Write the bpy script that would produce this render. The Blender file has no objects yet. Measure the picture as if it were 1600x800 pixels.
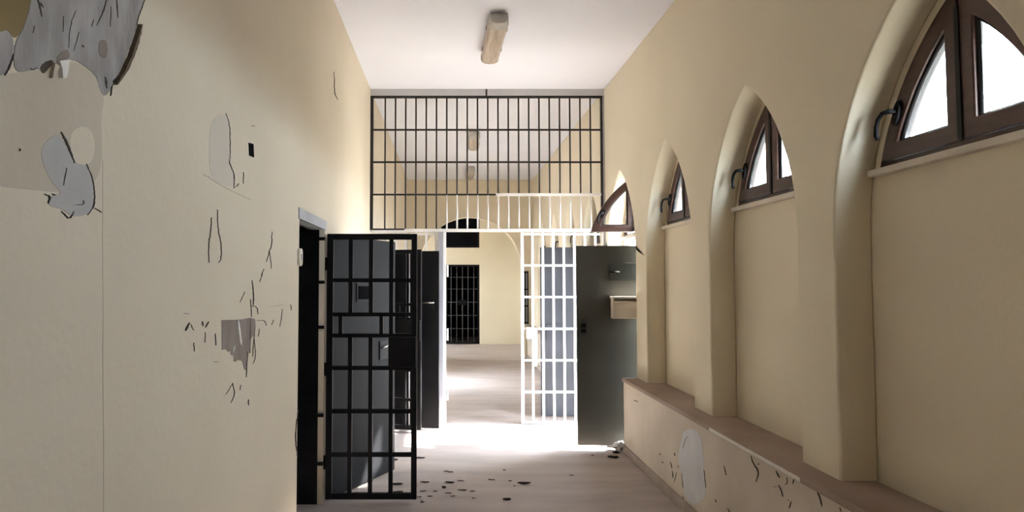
import bpy, bmesh, math, random
from mathutils import Vector, Matrix
random.seed(4)
PI = math.pi
sc = bpy.context.scene
COL = sc.collection

# ------------------------------------------------------------------ camera
F = 1000.0                       # focal length in pixels of the 1600 px frame
EYE = 1.65
PITCH = math.atan(43 / F)
cam_d = bpy.data.cameras.new('camera')
cam_d.sensor_width = 36.0
cam_d.lens = 36.0 * F / 1600
cam_d.shift_x = 96 / 1600
cam_d.clip_start = 0.05
cam = bpy.data.objects.new('camera', cam_d)
cam.location = (0, 0, EYE)
cam.rotation_euler = (PI / 2 + PITCH, 0, 0)
COL.objects.link(cam)
sc.camera = cam

def ray(px, py):
    u = (px - 704) / F
    v = (400 - py) / F
    c, s = math.cos(PITCH), math.sin(PITCH)
    return u, c - v * s, s + v * c

def on_x(px, py, X):             # where the view ray meets a wall plane -> (Y, Z)
    dx, dy, dz = ray(px, py)
    t = X / dx
    return dy * t, EYE + dz * t

def on_floor(px, py):
    dx, dy, dz = ray(px, py)
    t = -EYE / dz
    return dx * t, dy * t

# ------------------------------------------------------------------ main dimensions
XL, XR = -0.96, 1.84             # corridor walls
H = 3.98
XB = 2.02                        # back plane of the niches
XO = 2.13                        # outer face of the right wall
YB, YG, YA = -3.4, 7.60, 14.30   # back end, grille, far arch
NICHE = [2.485 + 1.483 * k for k in range(-1, 8)]
DK = 4                            # the niche that is a doorway
NW = 0.575                       # niche half width
SPR, RAD = 1.90, 1.15            # arch spring and radius
LEDGE = 0.72
SILL = 2.185
BX = 1.707                       # face of the low wall

# ------------------------------------------------------------------ materials
def new_mat(name):
    m = bpy.data.materials.new(name)
    m.use_nodes = True
    nt = m.node_tree
    b = nt.nodes['Principled BSDF']
    return m, nt, b

def painted(name, c1, c2, scale=1.2, rough=0.75, bump=0.08, bscale=40, stretch=(1, 1, 1), spec=0.3, detail=6, lo=0.35, hi=0.7, metal=0.0):
    m, nt, b = new_mat(name)
    tc = nt.nodes.new('ShaderNodeTexCoord')
    mp = nt.nodes.new('ShaderNodeMapping')
    mp.inputs['Scale'].default_value = stretch
    nt.links.new(tc.outputs['Object'], mp.inputs['Vector'])
    n = nt.nodes.new('ShaderNodeTexNoise')
    n.inputs['Scale'].default_value = scale
    n.inputs['Detail'].default_value = detail
    nt.links.new(mp.outputs['Vector'], n.inputs['Vector'])
    r = nt.nodes.new('ShaderNodeValToRGB')
    r.color_ramp.elements[0].position = lo
    r.color_ramp.elements[1].position = hi
    r.color_ramp.elements[0].color = (*c1, 1)
    r.color_ramp.elements[1].color = (*c2, 1)
    nt.links.new(n.outputs['Fac'], r.inputs['Fac'])
    nt.links.new(r.outputs['Color'], b.inputs['Base Color'])
    b.inputs['Roughness'].default_value = rough
    b.inputs['Specular IOR Level'].default_value = spec
    b.inputs['Metallic'].default_value = metal
    if bump:
        n2 = nt.nodes.new('ShaderNodeTexNoise')
        n2.inputs['Scale'].default_value = bscale
        n2.inputs['Detail'].default_value = 4
        nt.links.new(mp.outputs['Vector'], n2.inputs['Vector'])
        bp = nt.nodes.new('ShaderNodeBump')
        bp.inputs['Strength'].default_value = bump
        bp.inputs['Distance'].default_value = 0.02
        nt.links.new(n2.outputs['Fac'], bp.inputs['Height'])
        nt.links.new(bp.outputs['Normal'], b.inputs['Normal'])
    return m

M = {}
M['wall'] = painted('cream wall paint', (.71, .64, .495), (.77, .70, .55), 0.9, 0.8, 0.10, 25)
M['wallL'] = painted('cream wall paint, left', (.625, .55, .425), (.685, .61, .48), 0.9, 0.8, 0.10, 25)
M['ceil'] = painted('white ceiling paint', (.75, .765, .83), (.80, .815, .875), 0.7, 0.85, 0.05, 30)
M['base'] = painted('scuffed low wall paint', (.56, .49, .41), (.68, .61, .52), 2.2, 0.75, 0.12, 30)
M['floor'] = painted('dusty concrete floor', (.36, .305, .28), (.48, .415, .385), 1.6, 0.62, 0.12, 14, (0.7, 2.6, 1), 0.35, 10, 0.3, 0.72)
M['ledge'] = painted('dusty brown ledge', (.29, .215, .17), (.38, .295, .245), 2.5, 0.7, 0.10, 30)
M['skirt'] = painted('worn skirting', (.34, .28, .24), (.46, .39, .34), 4, 0.7, 0.1, 30)
M['black'] = painted('black gate paint', (.006, .006, .007), (.011, .011, .012), 6, 0.5, 0.03, 60, spec=0.12)
M['dark'] = painted('dark grille paint', (.018, .017, .015), (.035, .033, .03), 9, 0.5, 0.03, 60)
M['white'] = painted('white gate paint', (.74, .73, .71), (.82, .81, .79), 9, 0.45, 0.03, 60)  # also colours the sunlit stretch of the transom bars
M['greysteel'] = painted('slate grey door paint', (.008, .0082, .0095), (.011, .0113, .013), 3, 0.6, 0.04, 50, spec=0.12)
M['slate'] = painted('blue grey door paint', (.055, .057, .066), (.07, .073, .083), 3, 0.6, 0.04, 50)
M['olive'] = painted('olive grey door paint', (.050, .049, .041), (.066, .064, .055), 1.6, 0.5, 0.04, 50, spec=0.15)
M['olive2'] = painted('dark olive hatch paint', (.026, .028, .024), (.036, .038, .032), 3, 0.4, 0.04, 50)
M['casing'] = painted('grey frame paint', (.36, .36, .38), (.44, .44, .46), 4, 0.5, 0.03, 60)
M['wood'] = painted('dark brown window frame', (.046, .020, .015), (.072, .033, .026), 5, 0.38, 0.03, 70, (1, 1, 6), 0.5)
M['seal'] = painted('black rubber', (.006, .006, .006), (.012, .012, .012), 9, 0.6, 0)
M['sill'] = painted('pale sill', (.62, .56, .47), (.70, .64, .55), 6, 0.6, 0.05, 50)
M['handle'] = painted('black handle', (.008, .008, .009), (.012, .012, .013), 9, 0.6, 0, spec=0.1)
M['chrome'] = painted('bright bolt steel', (.55, .53, .48), (.7, .68, .62), 20, 0.25, 0, metal=0.9)
M['lampbase'] = painted('aged lamp housing', (.42, .40, .37), (.55, .53, .49), 12, 0.5, 0.03, 50)
M['diffuser'] = painted('yellowed lamp diffuser', (.36, .285, .215), (.56, .48, .40), 5, 0.35, 0.04, 40, (6, .6, 6), 0.4)
M['plaster'] = painted('bare plaster', (.27, .25, .235), (.40, .375, .355), 7, 0.85, 0.15, 30, (1, 3, 1))
M['plaster2'] = painted('pale filler', (.42, .405, .385), (.50, .48, .46), 4, 0.85, 0.1, 30)
M['repaint'] = painted('browned paint', (.50, .435, .335), (.56, .49, .385), 2.5, 0.8, 0.08, 25)
M['ochre'] = painted('ochre underpaint', (.19, .135, .055), (.27, .20, .09), 4, 0.8, 0.12, 25)
M['mortar'] = painted('grey mortar', (.21, .17, .145), (.28, .235, .205), 5, 0.85, 0.2, 40, (1, 3, 1))
M['grime'] = painted('dark gap', (.025, .018, .012), (.05, .037, .025), 8, 0.8, 0)
M['curl'] = painted('curled paint edge', (.10, .075, .045), (.16, .125, .08), 5, 0.8, 0.1, 30)
M['pale'] = painted('pale paint shred', (.70, .68, .64), (.76, .74, .70), 6, 0.8, 0.05, 30)
M['tint'] = painted('greyed paint', (.56, .505, .42), (.61, .555, .46), 2, 0.8, 0.08, 25)
M['bluepatch'] = painted('bluish white filler', (.60, .61, .64), (.70, .71, .74), 4, 0.8, 0.08, 30)
M['leaf'] = painted('dry leaf', (.035, .022, .014), (.075, .05, .032), 12, 0.8, 0.1, 30)
M['bag'] = painted('crumpled white plastic', (.66, .65, .64), (.78, .77, .76), 6, 0.4, 0.2, 20)
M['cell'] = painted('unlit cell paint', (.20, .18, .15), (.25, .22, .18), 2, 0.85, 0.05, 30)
M['ground'] = painted('pale yard paving', (.17, .16, .14), (.23, .215, .19), 2, 0.9, 0.1, 12)
M['void'] = painted('blackened shutter', (.005, .005, .006), (.009, .009, .01), 3, 0.9, 0, spec=0.02)  # also blackens the end cell, its darkness put into the colour
M['iron'] = painted('dull iron', (.05, .05, .05), (.08, .08, .08), 6, 0.6, 0.03, 60)
M['beam'] = painted('pale grey beam paint', (.56, .56, .58), (.62, .62, .64), 4, 0.6, 0.03, 60)
M['postgrey'] = painted('lilac grey post paint', (.30, .30, .33), (.36, .36, .39), 4, 0.6, 0.03, 60)
def glass_mat():
    m, nt, b = new_mat('window glass')
    out = nt.nodes['Material Output']
    tr = nt.nodes.new('ShaderNodeBsdfTransparent')
    tr.inputs['Color'].default_value = (.96, .97, .97, 1)
    gl = nt.nodes.new('ShaderNodeBsdfGlossy')
    gl.inputs['Roughness'].default_value = 0.03
    mx = nt.nodes.new('ShaderNodeMixShader')
    mx.inputs[0].default_value = 0.05
    nt.links.new(tr.outputs[0], mx.inputs[1])
    nt.links.new(gl.outputs[0], mx.inputs[2])
    nt.links.new(mx.outputs[0], out.inputs['Surface'])
    return m
M['glass'] = glass_mat()

# ------------------------------------------------------------------ mesh helpers
class MB:
    def __init__(self):
        self.bm = bmesh.new()
    def box(self, x0, x1, y0, y1, z0, z1):
        vs = [self.bm.verts.new(p) for p in ((x0, y0, z0), (x1, y0, z0), (x1, y1, z0), (x0, y1, z0), (x0, y0, z1), (x1, y0, z1), (x1, y1, z1), (x0, y1, z1))]
        for f in ((0, 3, 2, 1), (4, 5, 6, 7), (0, 1, 5, 4), (1, 2, 6, 5), (2, 3, 7, 6), (3, 0, 4, 7)):
            self.bm.faces.new([vs[i] for i in f])
        return self
    def tube(self, pts, rad, n=10):
        pts = [Vector(p) for p in pts]
        rads = rad if isinstance(rad, (list, tuple)) else [rad] * len(pts)
        rings = []
        for i, p in enumerate(pts):
            a = pts[max(i - 1, 0)]; b = pts[min(i + 1, len(pts) - 1)]
            d = (b - a).normalized()
            up = Vector((0, 0, 1)) if abs(d.z) < 0.9 else Vector((0, 1, 0))
            s = d.cross(up).normalized(); t = s.cross(d).normalized()
            rings.append([self.bm.verts.new(p + (s * math.cos(2 * PI * k / n) + t * math.sin(2 * PI * k / n)) * rads[i]) for k in range(n)])
        for r0, r1 in zip(rings, rings[1:]):
            for k in range(n):
                f = self.bm.faces.new((r0[k], r0[(k + 1) % n], r1[(k + 1) % n], r1[k]))
                f.smooth = True
        self.bm.faces.new(rings[0][::-1]); self.bm.faces.new(rings[-1])
        return self
    def prism(self, poly, fn0, fn1):     # poly of (u, v); fn0/fn1 map a point to the two end faces
        a = [self.bm.verts.new(fn0(*p)) for p in poly]
        b = [self.bm.verts.new(fn1(*p)) for p in poly]
        n = len(poly)
        self.bm.faces.new(a[::-1]); self.bm.faces.new(b)
        for i in range(n):
            self.bm.faces.new((a[i], a[(i + 1) % n], b[(i + 1) % n], b[i]))
        return self
    def build(self, name, mat, parent=None, loc=None, bevel=0.0, rotz=None):
        bmesh.ops.recalc_face_normals(self.bm, faces=self.bm.faces[:])
        me = bpy.data.meshes.new(name)
        self.bm.to_mesh(me); self.bm.free()
        me.materials.append(M[mat])
        return link(name, me, parent, loc, bevel, rotz)

def link(name, me, parent=None, loc=None, bevel=0.0, rotz=None):
    o = bpy.data.objects.new(name, me)
    COL.objects.link(o)
    if parent: o.parent = parent
    if loc is not None: o.location = loc
    if rotz is not None: o.rotation_euler = (0, 0, rotz)
    if bevel:
        md = o.modifiers.new('bevel', 'BEVEL')
        md.width = bevel; md.segments = 2; md.limit_method = 'ANGLE'; md.angle_limit = math.radians(40)
    return o

def plate(outer, holes, t, mapper):      # solid sheet with holes, filled from 2D outlines
    cu = bpy.data.curves.new('outline', 'CURVE')
    cu.dimensions = '2D'; cu.fill_mode = 'BOTH'; cu.extrude = t / 2
    for pts in [outer] + holes:
        sp = cu.splines.new('POLY')
        sp.points.add(len(pts) - 1)
        for p, q in zip(sp.points, pts): p.co = (q[0], q[1], 0, 1)
        sp.use_cyclic_u = True
    tmp = bpy.data.objects.new('outline', cu)
    COL.objects.link(tmp)
    dg = bpy.context.evaluated_depsgraph_get()
    me = bpy.data.meshes.new_from_object(tmp.evaluated_get(dg))
    bpy.data.objects.remove(tmp)
    for v in me.vertices: v.co = mapper(*v.co)
    bm = bmesh.new(); bm.from_mesh(me)
    bmesh.ops.remove_doubles(bm, verts=bm.verts[:], dist=1e-5)
    bmesh.ops.recalc_face_normals(bm, faces=bm.faces[:])
    bm.to_mesh(me); bm.free()
    me.materials.clear()
    return me
def plate_x(name, outer, holes, x0, x1, mat, parent=None, loc=None, bevel=0.0):
    me = plate(outer, holes, x1 - x0, lambda u, v, w: Vector(((x0 + x1) / 2 + w, u, v)))
    me.materials.append(M[mat])
    return link(name, me, parent, loc, bevel)
def plate_y(name, outer, holes, y0, y1, mat, parent=None, loc=None, bevel=0.0):
    me = plate(outer, holes, y1 - y0, lambda u, v, w: Vector((u, (y0 + y1) / 2 - w, v)))
    me.materials.append(M[mat])
    return link(name, me, parent, loc, bevel)

def empty(name, loc=(0, 0, 0), rotz=0.0, parent=None):
    o = bpy.data.objects.new(name, None)
    o.empty_display_size = 0.1
    COL.objects.link(o)
    o.location = loc; o.rotation_euler = (0, 0, rotz)
    if parent: o.parent = parent
    return o
def thing(o, label, cat, group=None):
    o['label'] = label; o['category'] = cat
    if group: o['group'] = group
    return o
def struct(o):
    o['kind'] = 'structure'
    return o
def copy_tree(o, parent=None):
    c = o.copy(); COL.objects.link(c)
    if parent: c.parent = parent
    for ch in list(o.children): copy_tree(ch, c)
    return c

# ------------------------------------------------------------------ outlines
def half_width(z, d):
    return math.sqrt(max((RAD - d) ** 2 - (z - SPR) ** 2, 0)) - (RAD - NW)
def apex(d):
    return SPR + math.sqrt((RAD - d) ** 2 - (RAD - NW) ** 2)
def lancet(yc, d, z0, n=14):             # closed outline of the pointed arch, inset by d, cut at z0
    zs = SPR if z0 < SPR else z0
    ap = apex(d)
    a0 = math.asin((zs - SPR) / (RAD - d)); a1 = math.asin((ap - SPR) / (RAD - d))
    side = []
    for i in range(n + 1):
        a = a0 + (a1 - a0) * i / n
        side.append(((RAD - d) * math.cos(a) - (RAD - NW), SPR + (RAD - d) * math.sin(a)))
    pts = []
    if z0 < SPR: pts.append((yc + NW - d, z0))
    pts += [(yc + max(y, 0), z) for y, z in side]
    pts += [(yc - y, z) for y, z in side[-2::-1]]
    if z0 < SPR: pts.append((yc - NW + d, z0))
    return pts
def half_lancet(d, z0, y0, n=12):        # far half of the arch from y >= y0
    ztop = SPR + math.sqrt((RAD - d) ** 2 - (y0 + RAD - NW) ** 2)
    a0 = math.asin((z0 - SPR) / (RAD - d)); a1 = math.asin((ztop - SPR) / (RAD - d))
    pts = [(y0, z0)]
    for i in range(n + 1):
        a = a0 + (a1 - a0) * i / n
        pts.append(((RAD - d) * math.cos(a) - (RAD - NW), SPR + (RAD - d) * math.sin(a)))
    return pts

# ------------------------------------------------------------------ room shell
m = MB(); m.box(-6, XO, YB - .3, 21, -.15, 0); m.box(XO, 4.4, YA, 21, -.15, 0)
struct(m.build('floor', 'floor'))
m = MB(); m.box(XL - .2, XO, YB - .3, 21, H, H + .2); m.box(-3.2, XL - .2, YA, 21, H, H + .2); m.box(XO, 4.4, YA, 21, H, H + .2)
struct(m.build('ceiling', 'ceil'))
struct(MB().box(XL - .2, XO, YB - .2, YB, 0, H).build('wall_back', 'wall'))

# left wall with its two cell openings
DOORS_L = [(4.05, 4.87), (6.50, 7.46)]
FILL_GAP_L = [(10.4, 11.05)]                   # made-up doorway beyond the grille, added unseen to let daylight in
hole = [[(a, -.0), (b, -.0), (b, 2.06), (a, 2.06)] for a, b in DOORS_L]
outl = [(YB, 0)]
for a, b in DOORS_L + FILL_GAP_L: outl += [(a, 0), (a, 2.06), (b, 2.06), (b, 0)]
outl += [(YA, 0), (YA, H), (YB, H)]
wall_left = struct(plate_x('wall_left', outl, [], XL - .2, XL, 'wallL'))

# right wall: pier layer with pointed niches, thinner back layer behind it
DOOR_K = NICHE[DK]
holes = []
for i, yc in enumerate(NICHE):
    if i not in (DK, DK + 1):
        holes.append(lancet(yc, 0, LEDGE - .02))
# the doorway niche and the next one are cut from the floor up: part of the outer outline
dn = lancet(DOOR_K, 0, 0)[::-1] + lancet(NICHE[DK + 1], 0, 0)[::-1]
outer = [(YB, 0)] + dn + [(YA, 0), (YA, H), (YB, H)]
wall_right = struct(plate_x('wall_right', outer, holes, XR, XB, 'wall', bevel=0.012))
bh = [lancet(yc, .035, SILL - .03) for i, yc in enumerate(NICHE) if i != DK]
D0, D1 = DOOR_K - .572, DOOR_K + .572
dl = lancet(DOOR_K, .035, 1.92)
dn2 = [(D0, 0), (D0, 1.92)] + [p for p in dl[::-1]][1:-1] + [(D1, 1.92), (D1, 0)]
outer2 = [(YB, 0)] + dn2 + [(YA + 4, 0), (YA + 4, H), (YB, H)]
struct(plate_x('wall_right_back', outer2, bh, XB, XO, 'wall'))

# low wall and ledge under the niches
for a, b in ((YB, 6.36), (9.05, YA)):
    struct(MB().box(BX, XR - .001, a, b, 0, LEDGE - .035).build('wall_right_base', 'base'))
    struct(MB().box(BX - .02, XB - .001, a, b + (.01 if b < 7 else 0), LEDGE - .035, LEDGE).build('trim_1', 'ledge', bevel=0.012))
    struct(MB().box(BX - .022, BX - .001, a, b, 0, .075).build('baseboard_right', 'skirt', bevel=0.006))

# far arch wall and end room
AX, AR, AZ = .44, 1.15, 2.0
arch = [(AX + AR, 0)] + [(AX + AR * math.cos(PI * i / 28), AZ + AR * math.sin(PI * i / 28)) for i in range(29)] + [(AX - AR, 0)]
struct(plate_y('wall_arch', [(XL - .2, 0)] + arch[::-1] + [(XO, 0), (XO, H), (XL - .2, H)], [], YA, YA + .35, 'wall'))
YE = 17.5
EDX = (-.14, .79)
ew = [(-3.1, 0), (EDX[0], 0), (EDX[0], 2.17), (EDX[1], 2.17), (EDX[1], 0), (4.3, 0), (4.3, H), (-3.1, H)]
struct(plate_y('wall_end', ew, [[(-.26, 2.63), (.79, 2.63), (.79, 3.46), (-.26, 3.46)]], YE, YE + .25, 'wall'))
m = MB(); m.box(-3.2, -3, YA, 15.4, 0, H); m.box(-3.2, -3, 16.4, 20, 0, H); m.box(-3.2, -3, 15.4, 16.4, 0, 1); m.box(-3.2, -3, 15.4, 16.4, 2.6, H)  # window gap out of view, added to bring daylight into the end room
struct(m.build('wall_end_left', 'wall'))
m = MB(); m.box(4.2, 4.4, YA, 20, 0, H)
struct(m.build('wall_end_right', 'wall'))
m = MB(); m.box(-3, XL - .2, YA, YA + .25, 0, H); m.box(XO, 4.2, YA, YA + .25, 0, H)
struct(m.build('wall_arch_side', 'wall'))
# unlit cells behind the openings
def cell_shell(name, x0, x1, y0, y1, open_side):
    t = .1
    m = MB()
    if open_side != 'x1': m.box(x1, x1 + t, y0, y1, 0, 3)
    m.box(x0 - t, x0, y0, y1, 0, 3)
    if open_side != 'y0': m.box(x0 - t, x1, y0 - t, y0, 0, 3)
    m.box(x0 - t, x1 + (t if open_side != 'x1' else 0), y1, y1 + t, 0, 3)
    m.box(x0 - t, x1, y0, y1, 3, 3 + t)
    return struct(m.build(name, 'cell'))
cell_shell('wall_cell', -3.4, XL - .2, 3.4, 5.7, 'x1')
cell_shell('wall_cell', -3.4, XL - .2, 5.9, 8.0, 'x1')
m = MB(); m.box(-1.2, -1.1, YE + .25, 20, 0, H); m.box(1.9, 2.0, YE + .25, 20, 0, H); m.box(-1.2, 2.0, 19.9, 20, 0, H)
struct(m.build('wall_end_cell', 'void'))  # near-black walls paint in the darkness of the cell
struct(MB().box(XO, 40, -30, 50, -.3, -.12).build('ground', 'ground'))  # unseen ground, added to bounce daylight in through the windows
struct(MB().box(-40, -6, -30, 50, -.3, -.12).build('ground', 'ground'))  # same on the left, added for light bouncing up to the ceiling

# grey frames of the left cell openings
for a, b in DOORS_L:
    e = struct(empty('door_%d' % (1 if a < 5 else 2), (XL, a, 0)))
    MB().box(-.2, .008, -.03, b - a + .03, 2.06, 2.13).build('head_casing', 'casing', e)
    MB().box(-.2, -.04, b - a - .012, b - a - .001, 0, 2.058).build('jamb_liner', 'black', e)
    MB().box(-.2, -.04, .001, .012, 0, 2.058).build('jamb_liner', 'black', e)
    for z in (.30, .66, 1.32, 1.66, 1.99):
        MB().box(-.05, .004, b - a - .02, b - a - .0015, z - .012, z + .012).build('hinge_plate', 'black', e)
struct(MB().box(XL, XL + .012, YB, 4.02, 0, .0801).build('baseboard_left', 'skirt'))

# ------------------------------------------------------------------ windows
def sash(parent, side, opened=False):
    # built for the far half (local y > 0); mirrored for the near half
    sg = 1 if side == 'far' else -1
    d0, d1 = .064, .136
    z0, z1 = SILL + .028, SILL + .100
    outer = half_lancet(d0, z0, .006)
    inner = half_lancet(d1, z1, .070)
    fl = lambda pts: [(sg * y, z) for y, z in pts]
    s = plate_x('sash', fl(outer), [fl(inner)], -.018, .045, 'wood', parent, bevel=0.005)
    bead = half_lancet(d1 + .010, z1 + .008, .078)
    g = plate_x('glazing_bead', fl(half_lancet(d1 + .0005, z1 + .0005, .0705)), [fl(bead)], -.004, .03, 'seal', s)
    p = plate_x('pane', fl(half_lancet(d1 + .0105, z1 + .0085, .0785)), [], .010, .016, 'glass', s)
    if side == 'far':
        z = SILL + .225
        y = half_width(z, (d0 + d1) / 2)
        m = MB()
        n = 14
        ov = [(y + .021 * math.cos(2 * PI * k / n) - .014 * math.sin(2 * PI * k / n), z + .052 * math.sin(2 * PI * k / n)) for k in range(n)]
        m.prism(ov, lambda u, v: (-.018, u, v), lambda u, v: (-.032, u, v))
        m.tube([(-.030, y, z + .005), (-.060, y + .002, z + .008), (-.075, y + .022, z + .004), (-.080, y + .045, z - .018),
                (-.082, y + .056, z - .052), (-.082, y + .057, z - .088), (-.080, y + .052, z - .108)], [.011, .011, .010, .009, .009, .010, .008], 10)
        m.build('handle', 'handle', s)
    if opened:
        s.rotation_euler = (0, 0, math.radians(86))
        s.location = (-.02, .012, 0)
    return s

for i, yc in enumerate(NICHE):
    w = struct(empty('window_%d' % (i + 1), (XB - .002, yc, 0)))
    fo, fi = lancet(0, .036, SILL), lancet(0, .062, SILL + .026)
    plate_x('frame', fo, [fi], .0, .075, 'wood', w)
    MB().box(.002, .07, -.014, .014, SILL + .02, apex(.062) - .01).build('mullion', 'wood', w)
    MB().box(-.024, -.0185, -.011, .011, SILL + .030, apex(.09) - .045).build('meeting_seal', 'seal', w)
    sash(w, 'far', opened=(i == DK))
    sash(w, 'near')
    MB().box(-.040, .105, -half_width(SILL, 0) + .004, half_width(SILL, 0) - .004, SILL - .032, SILL - .001).build('sill', 'sill', w, bevel=0.004)

# ------------------------------------------------------------------ cell gates and steel doors
def cell_gate(name, loc, rotz, label):
    W, G = .686, 2.03
    e = thing(empty(name, loc, rotz), label, 'gate')
    t = .018
    f = MB()
    f.box(0, .048, -t, t, .03, G); f.box(W - .042, W, -t, t, .03, G)
    f.box(.048, W - .042, -t, t, G - .045, G); f.box(.048, W - .042, -t, t, .03, .075)
    f.build('frame', 'black', e, bevel=0.003)
    zs = [.36, .685, 1.01, 1.255, 1.415, 1.675]
    for z in zs:
        MB().box(.046, W - .040, -.014, .014, z - .015, z + .015).build('crossbar', 'black', e)
    xs = [.180, .335, .490]
    for x in xs:
        segs = [(.07, 1.255), (1.415, G - .04)] if x < .45 else [(.07, G - .04)]
        m = MB()
        for a, b in segs: m.box(x - .0155, x + .0155, -.0145, .0145, a, b)
        m.build('bar', 'black', e)
    for x in (.105, .415): MB().box(x - .014, x + .014, -.014, .014, 1.262, 1.41).build('slot_post', 'black', e)
    k = MB().box(.472, W - .005, -.034, .034, 1.015, 1.245).build('lock_case', 'black', e, bevel=0.006)
    m = MB(); m.box(.60, .64, -.042, -.0335, 1.10, 1.17); m.build('keyhole_plate', 'handle', k)
    for z in (.3, 1.0, 1.8): MB().tube([(-.012, .006, z - .05), (-.012, .006, z + .05)], .012, 10).build('hinge', 'black', e)
    return e
cell_gate('cell_gate', (XL + .018, 4.893, 0), 0.0, 'tall black barred cell gate swung open in front, nearest on the left wall')
cell_gate('cell_gate', (XL - .02, 7.34, 0), math.radians(-17), 'black barred cell gate standing open further back, partly hidden behind the nearer black gate')

def steel_door(name, loc, rotz, label, mat, W=.86, G=2.02, z0=.02):
    e = thing(empty(name, loc, rotz), label, 'door')
    MB().box(0, W, -.02, .02, z0, G).build('leaf', mat, e, bevel=0.004)
    for z in (.3, 1.0, 1.75): MB().tube([(-.008, 0, z - .06), (-.008, 0, z + .06)], .012, 10).build('hinge', 'black', e)
    return e
d = steel_door('steel_door', (XL + .035, 4.945, 0), math.radians(61), 'slate grey solid cell door with peephole, behind the nearest black gate', 'greysteel')
m = MB(); m.box(.32, .52, -.030, -.0195, 1.52, 1.63); h = m.build('peephole', 'void', d)
MB().box(.30, .54, -.026, -.0198, 1.50, 1.65).build('peephole_frame', 'black', d)
h = MB().box(.62, .76, -.028, -.0198, 1.0, 1.16).build('lock_plate', 'black', d, bevel=.003)
MB().tube([(.64, -.036, 1.10), (.74, -.036, 1.115)], .008, 8).build('bolt', 'chrome', h)
d = steel_door('steel_door', (XL - .02, 7.41, 0), math.radians(-8.5), 'dark solid cell door with small bright bolt, beside the white grille post', 'greysteel')
MB().box(.62, .80, -.027, -.0198, 1.36, 1.48).build('lock_plate', 'greysteel', d, bevel=.003)
MB().tube([(.66, -.036, 1.43), (.81, -.036, 1.435)], .008, 8).build('bolt', 'chrome', d, )
MB().tube([(.52, -.026, .03), (.52, -.026, 2.0)], .008, 8).build('edge_strip', 'casing', d)
for o in d.children:
    if o.name.startswith('bolt'): o['label'] = 'bright steel bolt'

# olive door on the right, in the sunlit doorway
d = steel_door('steel_door', (2.115, 6.50, 0), PI - math.radians(3.5), 'large olive grey steel door with pale tray, standing open at the sunlit doorway', 'olive', W=.83, G=2.035)
MB().box(.205, .50, .0198, .028, 1.68, 1.86).build('hatch_flap', 'olive2', d, bevel=.003)
MB().tube([(.40, .034, 1.765), (.50, .034, 1.768)], .009, 8).build('hatch_handle', 'handle', d)
m = MB()
m.box(.23, .49, .02, .15, 1.30, 1.325); m.box(.23, .255, .02, .15, 1.30, 1.52); m.box(.465, .49, .02, .15, 1.30, 1.52)
m.box(.23, .49, .02, .045, 1.325, 1.52); m.box(.23, .49, .125, .15, 1.325, 1.46); m.box(.22, .50, .14, .165, 1.455, 1.475); m.box(.22, .50, .02, .165, 1.50, 1.52)
t = m.build('tray', 'sill', d, bevel=.003); t['label'] = 'pale cream letter tray'  # feeding tray on the steel door
m = MB(); m.box(.735, .80, .0198, .030, 1.12, 1.30); v = m.build('vent_plate', 'olive2', d)
for k in range(2): MB().box(.742, .792, .0298, .034, 1.15 + .055 * k, 1.19 + .055 * k).build('vent_slot', 'void', v)
# slate door beyond the grille
d = steel_door('steel_door', (1.965, 7.92, 0), PI - math.radians(5), 'blue grey steel door seen through the bars of the white grille', 'slate', W=.85, G=2.10)
MB().box(.60, .78, .0198, .028, .95, 1.15).build('lock_plate', 'slate', d, bevel=.003)

# ------------------------------------------------------------------ the big grille across the corridor
g = thing(empty('corridor_grille', ((XL + XR) / 2, YG, 0)), 'tall barred grille filling the corridor up to the ceiling, dark above and white below', 'grille')
gx0, gx1 = XL - .44, XR - .44     # local x of the corridor walls
LX = lambda px, y=YG: (px - 704) / F * y - .44
ZR = 2.28
MB().box(gx0 + .001, gx1 - .001, -.02, .02, 3.90, H - .001).build('top_beam', 'beam', g)
m = MB(); m.box(gx0, gx1, -.018, .018, 3.875, 3.90); m.box(LX(759), LX(762), -.024, .024, 3.90, H - .002)
m.box(gx0, gx0 + .035, -.018, .018, ZR + .02, 3.875); m.box(gx1 - .045, gx1 - .02, -.018, .018, ZR + .02, 3.875)
m.build('transom_frame', 'dark', g)
MB().box(gx1 - .02, gx1, -.02, .02, 0, 3.90).build('wall_strip', 'casing', g)
zt = [3.49, 3.10, 2.71]
for z in zt:
    MB().box(gx0 + .03, gx1 - .04, -.009, .009, z - .010, z + .010).build('crossbar', 'dark', g)
bx = [584.7 + 16.18 * k for k in range(23)]
XW = LX(697)
for k, px in enumerate(bx):
    x = LX(px)
    if k == 0 or k == 22: continue
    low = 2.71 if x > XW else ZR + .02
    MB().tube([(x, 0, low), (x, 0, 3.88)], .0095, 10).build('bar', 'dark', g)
# lower grille; sunlight on the transom bars is painted as white
MB().box(gx0, LX(632), -.012, .012, ZR + .004, ZR + .024).build('lower_rail', 'dark', g)
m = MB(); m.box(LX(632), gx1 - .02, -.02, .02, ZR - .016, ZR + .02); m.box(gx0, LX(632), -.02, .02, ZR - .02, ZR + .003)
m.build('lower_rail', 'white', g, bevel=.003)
MB().box(LX(775), gx1 - .045, -.016, .016, 2.695, 2.725).build('crossbar', 'white', g)  # white over the dark crossbar, sunlight put into the colour
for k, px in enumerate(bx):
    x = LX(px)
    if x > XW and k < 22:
        MB().tube([(x, 0, ZR + .02), (x, 0, 2.705)], .0095, 10).build('bar', 'white', g)  # lowest bars in white where the sun falls on them
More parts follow.
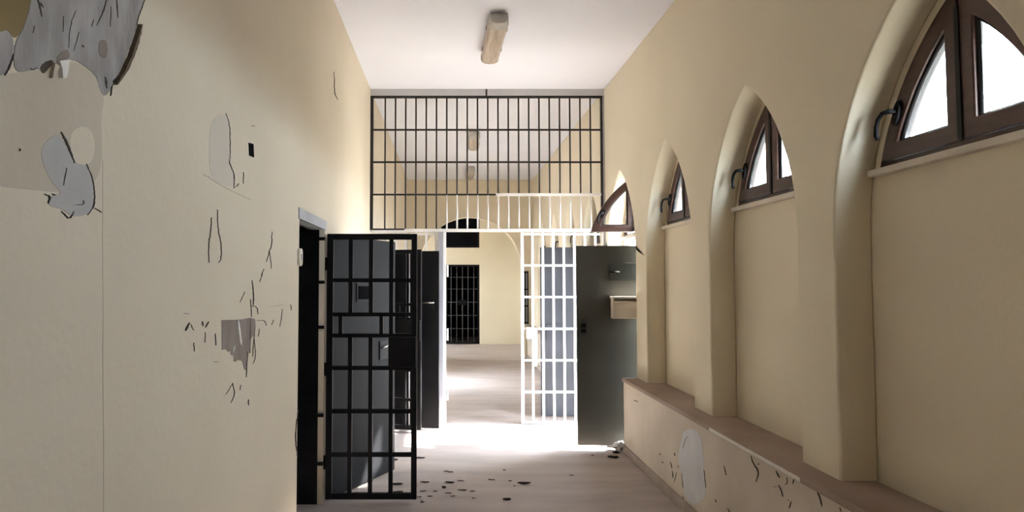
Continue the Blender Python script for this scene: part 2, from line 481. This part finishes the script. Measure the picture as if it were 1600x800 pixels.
# posts beside the passage
def post(px0, px1, name='post'):
    MB().box(LX(px0), LX(px1), -.03, .03, 0, ZR - .02).build(name, 'white', g, bevel=.003)
MB().box(LX(684), LX(692.5), -.035, .035, 0, ZR - .02).build('post', 'postgrey', g, bevel=.004)
MB().box(LX(692.5) + .001, LX(697), -.028, .028, 0, ZR - .02).build('door_stop', 'white', g, bevel=.003)  # white strip along the right edge of the post
for z in (.35, 1.05, 1.80):
    MB().tube([(LX(699), -.02, z - .07), (LX(699), -.02, z + .07)], .012, 10).build('hinge', 'white', g)
zl = [.02, .375, .745, 1.115, 1.49, 1.865, 2.235]
def side_panel(px_list, name):
    p = empty(name, (0, 0, 0), 0, g)
    xa, xb = LX(px_list[0]), min(LX(px_list[-1]), gx1 - .02)
    for z in zl:
        MB().box(xa - .016, xb, -.012, .012, z - .012, z + .012).build('crossbar', 'white', p)
    for px in px_list:
        x = min(LX(px), gx1 - .03)
        w = .017 if px == px_list[0] else .0125
        MB().box(x - w, x + w, -.0135, .0135, .008, ZR - .02).build('bar', 'white', p)
    return p
p = side_panel([816, 832, 848.3, 864.6, 881, 897.5, 914, 930.5, 946], 'side_panel')
lk = MB().box(LX(822), LX(834), -.045, .045, 1.00, 1.13).build('lock_case', 'white', p, bevel=.004)
MB().box(LX(832), LX(838), -.035, -.012, .68, 1.10).build('bolt', 'white', p, bevel=.003)
side_panel([586, 602, 618, 634, 650, 666, 681], 'side_panel')

# ------------------------------------------------------------------ dark barred door and openings at the far end
e = thing(empty('barred_door', ((EDX[0] + EDX[1]) / 2, YE + .03, 0)), 'dark barred door in the far end wall below the black window', 'door')
hw = (EDX[1] - EDX[0]) / 2
m = MB(); m.box(-hw, -hw + .05, -.02, .02, .01, 2.165); m.box(hw - .05, hw, -.02, .02, .01, 2.165); m.box(-hw, hw, -.02, .02, 2.11, 2.165); m.box(-hw, hw, -.02, .02, .01, .06)
m.build('frame', 'black', e)
for k in range(1, 6):
    x = -hw + k * 2 * hw / 6
    MB().tube([(x, 0, .05), (x, 0, 2.12)], .011, 8).build('bar', 'iron', e)
for z in (.42, .78, 1.14, 1.5, 1.82):
    MB().box(-hw + .04, hw - .04, -.007, .007, z - .008, z + .008).build('crossbar', 'iron', e)
MB().box(-.10, .10, -.02, .02, 1.06, 1.2).build('lock_case', 'black', e)
w = struct(empty('window_20', (0, YE + .05, 0)))
plate_y('frame', [(-.26, 2.63), (.79, 2.63), (.79, 3.46), (-.26, 3.46)], [[(-.21, 2.68), (.74, 2.68), (.74, 3.41), (-.21, 3.41)]], -.02, .04, 'black', w)
MB().box(-.21, .74, 0, .02, 2.68, 3.41).build('shutter', 'void', w)
# narrow barred hatch on the right pier of the arch
e = thing(empty('barred_hatch', (1.665, YA - .001, 0)), 'narrow black barred hatch beside the far arch, seen through the white bars', 'hatch')
MB().box(-.07, .07, -.008, 0, .75, 1.93).build('backing', 'casing', e)
for x in (-.06, .0, .06): MB().box(x - .012, x + .012, -.03, -.008, .75, 1.93).build('bar', 'black', e)
for z in (.78, 1.15, 1.52, 1.90):
    MB().box(-.07, .07, -.032, -.008, z - .015, z + .015).build('crossbar', 'black', e)

# ------------------------------------------------------------------ ceiling lamps
def ceiling_lamp():
    e = empty('ceiling_lamp')
    L = .98
    def sect(w, zt, zb, n=10):
        pts = [(-w, zt), (-w * .98, (zt + zb) / 2)]
        for i in range(n + 1):
            a = PI + PI * i / n
            pts.append((w * .92 * math.cos(a), zb + .035 + .035 * math.sin(a)))
        pts += [(w * .98, (zt + zb) / 2), (w, zt)]
        return pts
    MB().box(-.075, .075, -L / 2 + .02, L / 2 - .02, -.045, -.0005).build('housing', 'lampbase', e, bevel=.006)
    s = sect(.088, -.040, -.125)
    MB().prism(s, lambda u, v: (u, -L / 2 + .09, v), lambda u, v: (u, L / 2 - .03, v)).build('diffuser', 'diffuser', e)
    s2 = sect(.093, -.030, -.130)
    for y0, y1, k0, k1 in ((-L / 2 - .02, -L / 2 + .10, .80, 1.0), (L / 2 - .035, L / 2, 1.0, .9)):
        sc_ = lambda u, v, k: (u * k, (v + .03) * k - .03)
        MB().prism(s2, lambda u, v: (sc_(u, v, k0)[0], y0, sc_(u, v, k0)[1]), lambda u, v: (sc_(u, v, k1)[0], y1, sc_(u, v, k1)[1])).build('end_cap', 'lampbase', e, bevel=.008)
    for y in (-.25, .25):
        MB().box(.084, .098, y - .015, y + .015, -.075, -.035).build('clip', 'lampbase', e); MB().box(-.098, -.084, y - .015, y + .015, -.075, -.035).build('clip', 'lampbase', e)
    return e
lamp = ceiling_lamp()
for k, (x, y, rz, lab) in enumerate((
        (.405, 5.88, 1.5, 'yellowed ceiling lamp before the grille, nearest and largest of the three'),
        (.37, 10.1, -1.5, 'yellowed ceiling lamp beyond the grille, middle one of the three'),
        (.40, 13.1, 0.0, 'smallest ceiling lamp, farthest beyond the grille near the arch'))):
    o = lamp if k == 0 else copy_tree(lamp)
    o.location = (x, y, H); o.rotation_euler = (0, 0, math.radians(rz))
    thing(o, lab, 'lamp', 'ceiling lamps along the corridor')

# ------------------------------------------------------------------ wear on the left wall (all at its real place on the wall)
def wall_poly(pts, X, mat, name, parent, th=.002, org=(0, 0), s=1.0):
    yz = [on_x(org[0] + a / s, org[1] + b / s, X) for a, b in pts]
    sg = 1 if X < 0 else -1
    return MB().prism(yz, lambda u, v: (X - sg * .004, u, v), lambda u, v: (X + sg * th, u, v)).build(name, mat, parent)
def chaikin(pts, closed=True):
    out = [] if closed else [pts[0]]
    prs = list(zip(pts, pts[1:] + pts[:1])) if closed else list(zip(pts, pts[1:]))
    for (a, b), (c, d) in prs:
        out += [(a * .75 + c * .25, b * .75 + d * .25), (a * .25 + c * .75, b * .25 + d * .75)]
    return out if closed else out + [pts[-1]]
def rough(pts, n=3, amp=1.6):            # rounded, slightly ragged outline
    pts = chaikin(chaikin(pts)) if n > 2 else pts
    if n > 2: amp *= .38
    out = []
    for (a, b), (c, d) in zip(pts, pts[1:] + pts[:1]):
        for i in range(n):
            t = i / n
            j = amp if i else 0
            out.append((a + (c - a) * t + random.uniform(-j, j), b + (d - b) * t + random.uniform(-j, j)))
    return out
def crack(pts, w, X, mat, name, parent, org=(0, 0), s=1.0, th=.003):
    if len(pts) > 2: pts = chaikin(pts, False)
    q = [Vector((org[0] + a / s, org[1] + b / s)) for a, b in pts]
    fine = []
    for a, b in zip(q, q[1:]):
        for i in range(4): fine.append(a.lerp(b, i / 4) + Vector((random.uniform(-.5, .5), random.uniform(-.5, .5))) * (1 if i and w < 12 else 0))
    fine.append(q[-1])
    n = len(fine); w = .6 * w / s
    L_, R_ = [], []
    for i, p in enumerate(fine):
        d = (fine[min(i + 1, n - 1)] - fine[max(i - 1, 0)]).normalized()
        nn = Vector((-d.y, d.x))
        t = i / (n - 1)
        ww = w * .5 * (.25 + .75 * math.sin(PI * min(max(t, .06), .94))) * random.uniform(.75, 1.2)
        L_.append(p + nn * ww); R_.append(p - nn * ww)
    poly = [(p.x, p.y) for p in L_ + R_[::-1]]
    return wall_poly(poly, X, mat, name, parent, th)

WL = wall_left
wall_poly(rough([(52, -40), (238, -40), (222, 10), (212, 42), (200, 78), (187, 112), (176, 128), (166, 150), (158, 148), (150, 118), (128, 100), (110, 92), (84, 98), (66, 110), (52, 106), (42, 112), (20, 112), (22, 66), (34, 48), (46, 14)]), XL, 'plaster', 'bare_plaster', WL)
wall_poly(rough([(-30, -40), (52, -40), (46, 14), (34, 48), (22, 62), (12, 46), (2, 50), (-30, 52)]), XL, 'ochre', 'exposed_underpaint', WL, .0015)
wall_poly(rough([(-30, 50), (0, 46), (14, 48), (22, 66), (18, 92), (8, 118), (-30, 124)]), XL, 'plaster', 'bare_plaster', WL, .0012)
wall_poly(rough([(-30, 122), (8, 116), (42, 111), (66, 109), (110, 91), (150, 116), (164, 150), (157, 185), (160, 262), (140, 296), (108, 302), (60, 298), (-30, 288)], 3, 1.2), XL, 'repaint', 'discoloured_paint', WL, .0008)
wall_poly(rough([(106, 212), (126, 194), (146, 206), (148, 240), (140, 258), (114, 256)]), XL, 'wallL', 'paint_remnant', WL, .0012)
wall_poly(rough([(92, 208), (76, 216), (62, 234), (68, 262), (82, 288), (98, 302), (78, 306), (74, 322), (96, 326), (112, 338), (128, 338), (143, 330), (147, 302), (144, 280), (134, 257), (115, 255)], 3, 1.0), XL, 'plaster2', 'bare_plaster', WL, .0016)
crack([(216, 38), (206, 76), (190, 112), (176, 132)], 8, XL, 'curl', 'curled_paint_edge', WL, th=.014)
for pts, w in (([(228, -8), (216, 24), (212, 40)], 2.5), ([(186, 118), (173, 130), (180, 122)], 3), ([(175, 132), (172, 150)], 2.5), ([(163, 120), (166, 138)], 5),
               ([(94, 206), (104, 224), (115, 255)], 5), ([(134, 256), (144, 280), (147, 304), (146, 322), (136, 336)], 2.6), ([(95, 330), (108, 344), (114, 330)], 3), ([(116, 320), (130, 320), (129, 313)], 2),
               ([(68, 303), (78, 307), (74, 318)], 3), ([(80, 303), (86, 305)], 3), ([(147, 325), (158, 332)], 2), ([(103, 262), (98, 290)], 1.6), ([(168, -10), (160, 18), (150, 40)], 3), ([(180, -10), (183, 28)], 3.5), ([(172, 10), (171, 42)], 2),
               ([(55, -8), (60, 8), (64, 26)], 4), ([(62, 4), (66, 12)], 3), ([(117, 16), (108, 40), (106, 75)], 1.4), ([(122, 50), (114, 80)], 1.4), ([(98, 25), (97, 50)], 1.6), ([(145, 30), (142, 42)], 1.8), ([(20, 84), (14, 104), (6, 118)], 4), ([(45, 106), (51, 110), (56, 105)], 2),
               ([(52, 40), (50, 52)], 1.4), ([(127, 70), (130, 74)], 3), ([(30, 232), (30, 236)], 3)):
    crack(pts, w, XL, 'grime', 'crack', WL)
wall_poly(rough([(84, 92), (96, 80), (106, 77), (108, 90), (98, 95)]), XL, 'mortar', 'exposed_mortar', WL, .003)
wall_poly(rough([(60, 106), (70, 95), (84, 94), (74, 108), (66, 116)]), XL, 'grime', 'paint_gap', WL, .003)
wall_poly(rough([(153, 66), (158, 62), (166, 64), (167, 88), (160, 92), (153, 84)]), XL, 'mortar', 'exposed_mortar', WL, .003)
wall_poly([(86, 95), (102, 93), (99, 112), (97, 121), (91, 122), (90, 108)], XL, 'pale', 'hanging_paint_shred', WL, .012)
wall_poly([(80, 98), (87, 104), (80, 122), (76, 122)], XL, 'repaint', 'hanging_paint_shred', WL, .010)
crack([(160.5, 250), (160.5, 500), (162, 830)], 1.5, XL, 'repaint', 'paint_seam', WL, th=.0008)
# middle of the wall
O3, S3 = (270, 420), 3.638
wall_poly(rough([(276, 292), (360, 290), (430, 280), (465, 285), (468, 330), (462, 372), (442, 400), (430, 480), (420, 560), (408, 575), (398, 540), (385, 520), (370, 516), (355, 530), (345, 525), (345, 495), (330, 490), (325, 455), (315, 472), (300, 455), (278, 460)], 2, 3), XL, 'mortar', 'exposed_mortar', WL, .002, O3, S3)
for pts, w in (([(367, 292), (372, 340), (380, 400), (384, 436)], 17), ([(346, 432), (338, 476)], 9)):
    crack(pts, w, XL, 'pale', 'hanging_paint_shred', WL, O3, S3, .006)
for pts, w in (([(450, 65), (458, 150), (455, 210)], 8), ([(440, 172), (445, 275)], 5), ([(445, 212), (478, 215), (483, 258)], 5), ([(475, 296), (520, 290), (531, 325)], 4), ([(438, 280), (436, 480)], 7), ([(421, 470), (416, 616)], 9), ([(464, 330), (452, 500)], 4),
               ([(240, 368), (243, 436)], 5), ([(230, 530), (256, 530)], 4), ([(338, 648), (352, 710), (329, 762)], 4), ([(428, 742), (430, 776)], 5), ([(340, 652), (298, 716)], 2), ([(70, 352), (92, 306)], 18), ([(165, 298), (171, 326)], 10), ([(202, 300), (184, 334)], 10), ([(100, 315), (116, 350)], 2.5),
               ([(622, 228), (607, 330)], 3), ([(670, 203), (672, 236)], 4), ([(560, 320), (572, 290)], 3), ([(118, 420), (120, 470)], 2), ([(182, 360), (180, 420)], 2), ([(408, 130), (395, 160), (380, 190)], 2), ([(515, 5), (500, 40)], 3), ([(490, 340), (486, 385)], 3), ([(60, 252), (95, 258)], 2.5), ([(540, 215), (640, 205)], 1.6), ([(380, 690), (386, 660)], 2), ([(462, 400), (470, 500), (455, 540)], 2.5)):
    crack(pts, w, XL, 'grime', 'crack', WL, O3, S3)
O4, S4 = (300, 140), 2.857
wall_poly(rough([(150, 105), (168, 155), (168, 310), (186, 372), (186, 440), (120, 415), (78, 385), (74, 200), (95, 120)], 3, 2), XL, 'tint', 'discoloured_paint', WL, .0007, O4, S4)
for pts, w in (([(150, 105), (168, 160), (169, 310)], 2.2), ([(164, 310), (167, 335), (187, 373), (187, 441)], 4.5), ([(228, 368), (228, 420)], 2.5), ([(194, 434), (209, 419)], 4), ([(265, 162), (280, 163)], 4), ([(85, 570), (82, 640), (73, 680), (74, 772)], 3.5), ([(112, 536), (115, 630), (128, 680), (131, 755), (117, 773)], 3.5),
               ([(356, 634), (355, 690), (345, 722), (330, 770)], 4), ([(345, 722), (353, 800)], 2), ([(320, 800), (300, 860)], 2)):
    crack(pts, w, XL, 'grime', 'crack', WL, O4, S4)
crack([(50, 378), (150, 440), (262, 492)], 2.5, XL, 'tint', 'paint_seam', WL, O4, S4)
crack([(522, 112), (522, 146), (528, 156)], 1.4, XL, 'grime', 'crack', WL)
crack([(463, 655), (461, 690), (465, 715)], 2.5, XL, 'grime', 'crack', WL)
crack([(466, 640), (462, 665)], 2, XL, 'grime', 'crack', WL)
# black junction hole and the pale bell plate by the first cell
y0, z0 = on_x(388, 222, XL); y1, z1 = on_x(396, 245, XL)
e = thing(MB().prism([on_x(*p, XL) for p in ((388, 223), (395, 225), (396, 246), (389, 243))], lambda u, v: (XL - .02, u, v), lambda u, v: (XL + .004, u, v)).build('junction_box', 'void'), 'small black junction box set high in the left wall', 'junction box')
yb, zb = on_x(468, 402, XL)
e = thing(empty('bell_plate', (XL, yb - .02, zb)), 'small cream bell plate on the wall beside the first cell opening', 'bell')
n = 20
def rr(hw, hh, r):
    pts = []
    for cx, cy, a0 in ((hw - r, hh - r, 0), (-hw + r, hh - r, PI / 2), (-hw + r, -hh + r, PI), (hw - r, -hh + r, 1.5 * PI)):
        for i in range(6): pts.append((cx + r * math.cos(a0 + PI / 2 * i / 5), cy + r * math.sin(a0 + PI / 2 * i / 5)))
    return pts
MB().prism(rr(.045, .058, .03), lambda u, v: (0, u, v), lambda u, v: (.016, u * .94, v * .94)).build('plate', 'sill', e)
MB().prism(rr(.012, .02, .008), lambda u, v: (.0155, u, v), lambda u, v: (.021, u, v)).build('button', 'casing', e)

# ------------------------------------------------------------------ wear on the low wall at the right
LB = [o for o in bpy.data.objects if o.name == 'wall_right_base'][0]
O5, S5 = (1020, 650), 5.0
wall_poly(rough([(240, 110), (330, 95), (380, 170), (395, 300), (400, 420), (412, 520), (412, 640), (330, 700), (250, 640), (230, 450), (196, 330), (222, 200)], 3, 6), BX, 'bluepatch', 'filler_patch', LB, .0015, O5, S5)
for pts, w in (([(768, 310), (785, 370), (832, 435), (808, 515)], 12), ([(560, 390), (575, 462)], 7), ([(963, 428), (992, 484)], 16), ([(985, 538), (1008, 585), (1018, 632)], 12), ([(1285, 588), (1310, 640), (1323, 708)], 14), ([(1106, 488), (1096, 530)], 8), ([(1050, 480), (1052, 532), (1030, 534)], 5), ([(1085, 668), (1065, 722)], 8), ([(588, 722), (600, 752)], 7), ([(1460, 712), (1477, 748)], 7),
               ([(490, 650), (495, 678)], 6), ([(138, 358), (151, 412)], 7), ([(155, 430), (158, 482)], 7), ([(170, 288), (173, 312)], 8), ([(56, 290), (58, 305)], 5), ([(75, 355), (80, 370)], 8), ([(235, 628), (238, 656)], 8), ([(195, 390), (200, 400)], 7), ([(240, 255), (250, 190), (275, 160)], 4), ([(185, 440), (170, 515)], 3), ([(835, 372), (820, 378)], 8), ([(400, 420), (415, 560)], 5), ([(230, 450), (238, 560)], 4), ([(1060, 655), (1066, 662)], 8), ([(945, 550), (980, 552)], 5)):
    crack(pts, w, BX, 'grime', 'crack', LB, O5, S5)
crack([(990, 625), (997, 628)], 2, BX, 'grime', 'crack', LB)
LG = [o for o in bpy.data.objects if o.name == 'trim_1'][0]
ya, _ = on_x(1108, 668, BX - .02); yb2, _ = on_x(1250, 752, BX - .02)
MB().box(BX - .0215, BX - .010, yb2, ya, LEDGE - .030, LEDGE - .008).build('worn_white_edge', 'pale', LG, bevel=.004)

# ------------------------------------------------------------------ litter on the floor
def flake(px, py, wpx, hpx, rot, label, name='dry_leaf', group=None, mat='leaf', cat='leaf', curl=.35):
    x, y = on_floor(px, py)
    w = wpx * y / F * .5
    m = MB(); bm = m.bm
    n = 7
    l = w
    wd = max(hpx * y / F * y / EYE * .5, .006)
    rows = []
    for i in range(n):
        t = i / (n - 1) * 2 - 1
        ww = wd * (1 - t * t) ** .6 + .0015
        zz = .004 + curl * l * .25 * t * t + random.uniform(0, .003)
        rows.append([bm.verts.new((t * l, k * ww + random.uniform(-.2, .2) * wd, zz + abs(k) * wd * .35)) for k in (-1, 0, 1)])
    for r0, r1 in zip(rows, rows[1:]):
        for k in range(2): bm.faces.new((r0[k], r0[k + 1], r1[k + 1], r1[k]))
    ext = bmesh.ops.solidify(bm, geom=bm.faces[:], thickness=.003)
    zmin = min(v.co.z for v in bm.verts)
    for v in bm.verts: v.co.z -= zmin - .0005
    o = m.build(name, mat, None, (x, y, 0), rotz=rot)
    return thing(o, label, cat, group)
flake(819, 756, 20, 2.6, .03, 'largest dry brown leaf lying mid floor of the corridor')
flake(792, 781, 12, 2.6, -.1, 'dry brown leaf on the floor closest to the camera')
flake(694, 763, 6, 3.5, .4, 'small dark clump of leaf litter near the black gate', name='leaf_clump')
flake(703, 755, 13, 2.2, -.1, 'curled dark leaf right of the black gate foot')
flake(664, 754, 13, 1.6, -.05, 'thin dark leaf just beside the black gate foot')
flake(618, 757, 22, 2.4, -.05, 'dark leaf seen through the lowest opening of the black gate')
flake(618, 770, 24, 2.2, .06, 'dark twig lying under the front black gate', name='twig', cat='twig')
flake(617, 719, 10, 1.8, .05, 'small leaf seen through the black gate at the sunlight edge')
flake(657, 716, 14, 1.3, -.12, 'thin leaf on the floor at the sunlight edge')
flake(963, 708, 12, 2.4, .3, 'dark leaf heaped at the foot of the low wall', name='dry_leaf')
flake(958, 715, 16, 2.2, -.3, 'twig at the low wall corner, nearest the camera of the heap', name='twig', cat='twig')
flake(955, 698, 14, 2.0, .2, 'broken twig on the white crumpled plastic by the low wall', name='twig', cat='twig')
flake(972, 703, 12, 2.0, -.6, 'dark twig leaning beside the low wall end', name='twig', cat='twig')
G_ = 'small litter flakes on the floor'
for px, py, w in ((704, 738, 8), (697, 737, 8), (720, 752, 10), (768, 750, 10), (797, 752, 5), (804, 760, 3), (788, 735, 4), (722, 766, 14), (700, 771, 10), (708, 776, 6), (740, 779, 5), (661, 768, 9), (655, 777, 7), (680, 768, 6), (660, 785, 6), (893, 743, 7), (926, 712, 4), (738, 768, 8), (648, 760, 8), (672, 776, 8)):
    flake(px, py, w, 1.1, random.uniform(-.2, .2), 'small dark flake among the scattered floor litter', name='litter_flake', group=G_, cat='litter', curl=.15)
x, y = on_floor(967, 697)
bm = bmesh.new(); bmesh.ops.create_icosphere(bm, subdivisions=4, radius=1)
for v in bm.verts:
    k = 1 + .28 * math.sin(7 * v.co.x + 3 * v.co.y) * math.cos(6 * v.co.z + 4 * v.co.y) + .12 * math.sin(17 * v.co.x + 11 * v.co.z)
    v.co = Vector((v.co.x * .075 * k, v.co.y * .05 * k, v.co.z * .04 * k))
zm = min(v.co.z for v in bm.verts)
for v in bm.verts: v.co.z -= zm
m = MB(); m.bm.free(); m.bm = bm
thing(m.build('plastic_bag', 'bag', None, (x - .035, y - .20, 0.001)), 'crumpled white plastic on the floor at the end of the low wall', 'bag')

# ------------------------------------------------------------------ light: sky and sun
wd = bpy.data.worlds.new('sky'); sc.world = wd; wd.use_nodes = True
bg = wd.node_tree.nodes['Background']
bg.inputs['Color'].default_value = (.79, .885, 1.0, 1)
bg.inputs['Strength'].default_value = 7.0
sun_d = bpy.data.lights.new('sun', 'SUN')
sun_d.energy = 9.0; sun_d.color = (1.0, .96, .90); sun_d.angle = math.radians(1.2)
sun = bpy.data.objects.new('sun', sun_d); COL.objects.link(sun)
el, az = math.radians(40), math.radians(3)
dirv = Vector((-math.cos(el) * math.cos(az), math.cos(el) * math.sin(az), -math.sin(el)))
sun.rotation_euler = dirv.to_track_quat('-Z', 'Y').to_euler()
sun.location = (12, 5, 12)
# daylight portals in the wall openings help sampling, they give no light themselves
def portal(x, y, z, sx, sy, dx=-1):
    d = bpy.data.lights.new('daylight_portal', 'AREA'); d.shape = 'RECTANGLE'; d.size = sx; d.size_y = sy
    d.cycles.is_portal = True
    o = bpy.data.objects.new('daylight_portal', d); COL.objects.link(o)
    o.location = (x, y, z)
    o.rotation_euler = Vector((dx, 0, 0)).to_track_quat('-Z', 'Z').to_euler()
for i, yc in enumerate(NICHE):
    if i == DK: portal(XO + .02, yc, 1.42, 1.2, 2.85)
    else: portal(XO + .02, yc, 2.50, 1.0, .70)
portal(-3.25, 15.9, 1.8, 1.0, 1.6, 1)  # for the added gap in the end room
for a, b in FILL_GAP_L: portal(XL - .22, (a + b) / 2, 1.03, b - a, 2.06, 1)

sc.view_settings.view_transform = 'Standard'
sc.view_settings.look = 'None'
sc.view_settings.gamma = 1
sc.view_settings.use_curve_mapping = False
sc.view_settings.exposure = 3.0
sc.cycles.use_denoising = True
sc.cycles.max_bounces = 14
sc.cycles.diffuse_bounces = 10
sc.cycles.transparent_max_bounces = 16
sc.cycles.sample_clamp_indirect = 8
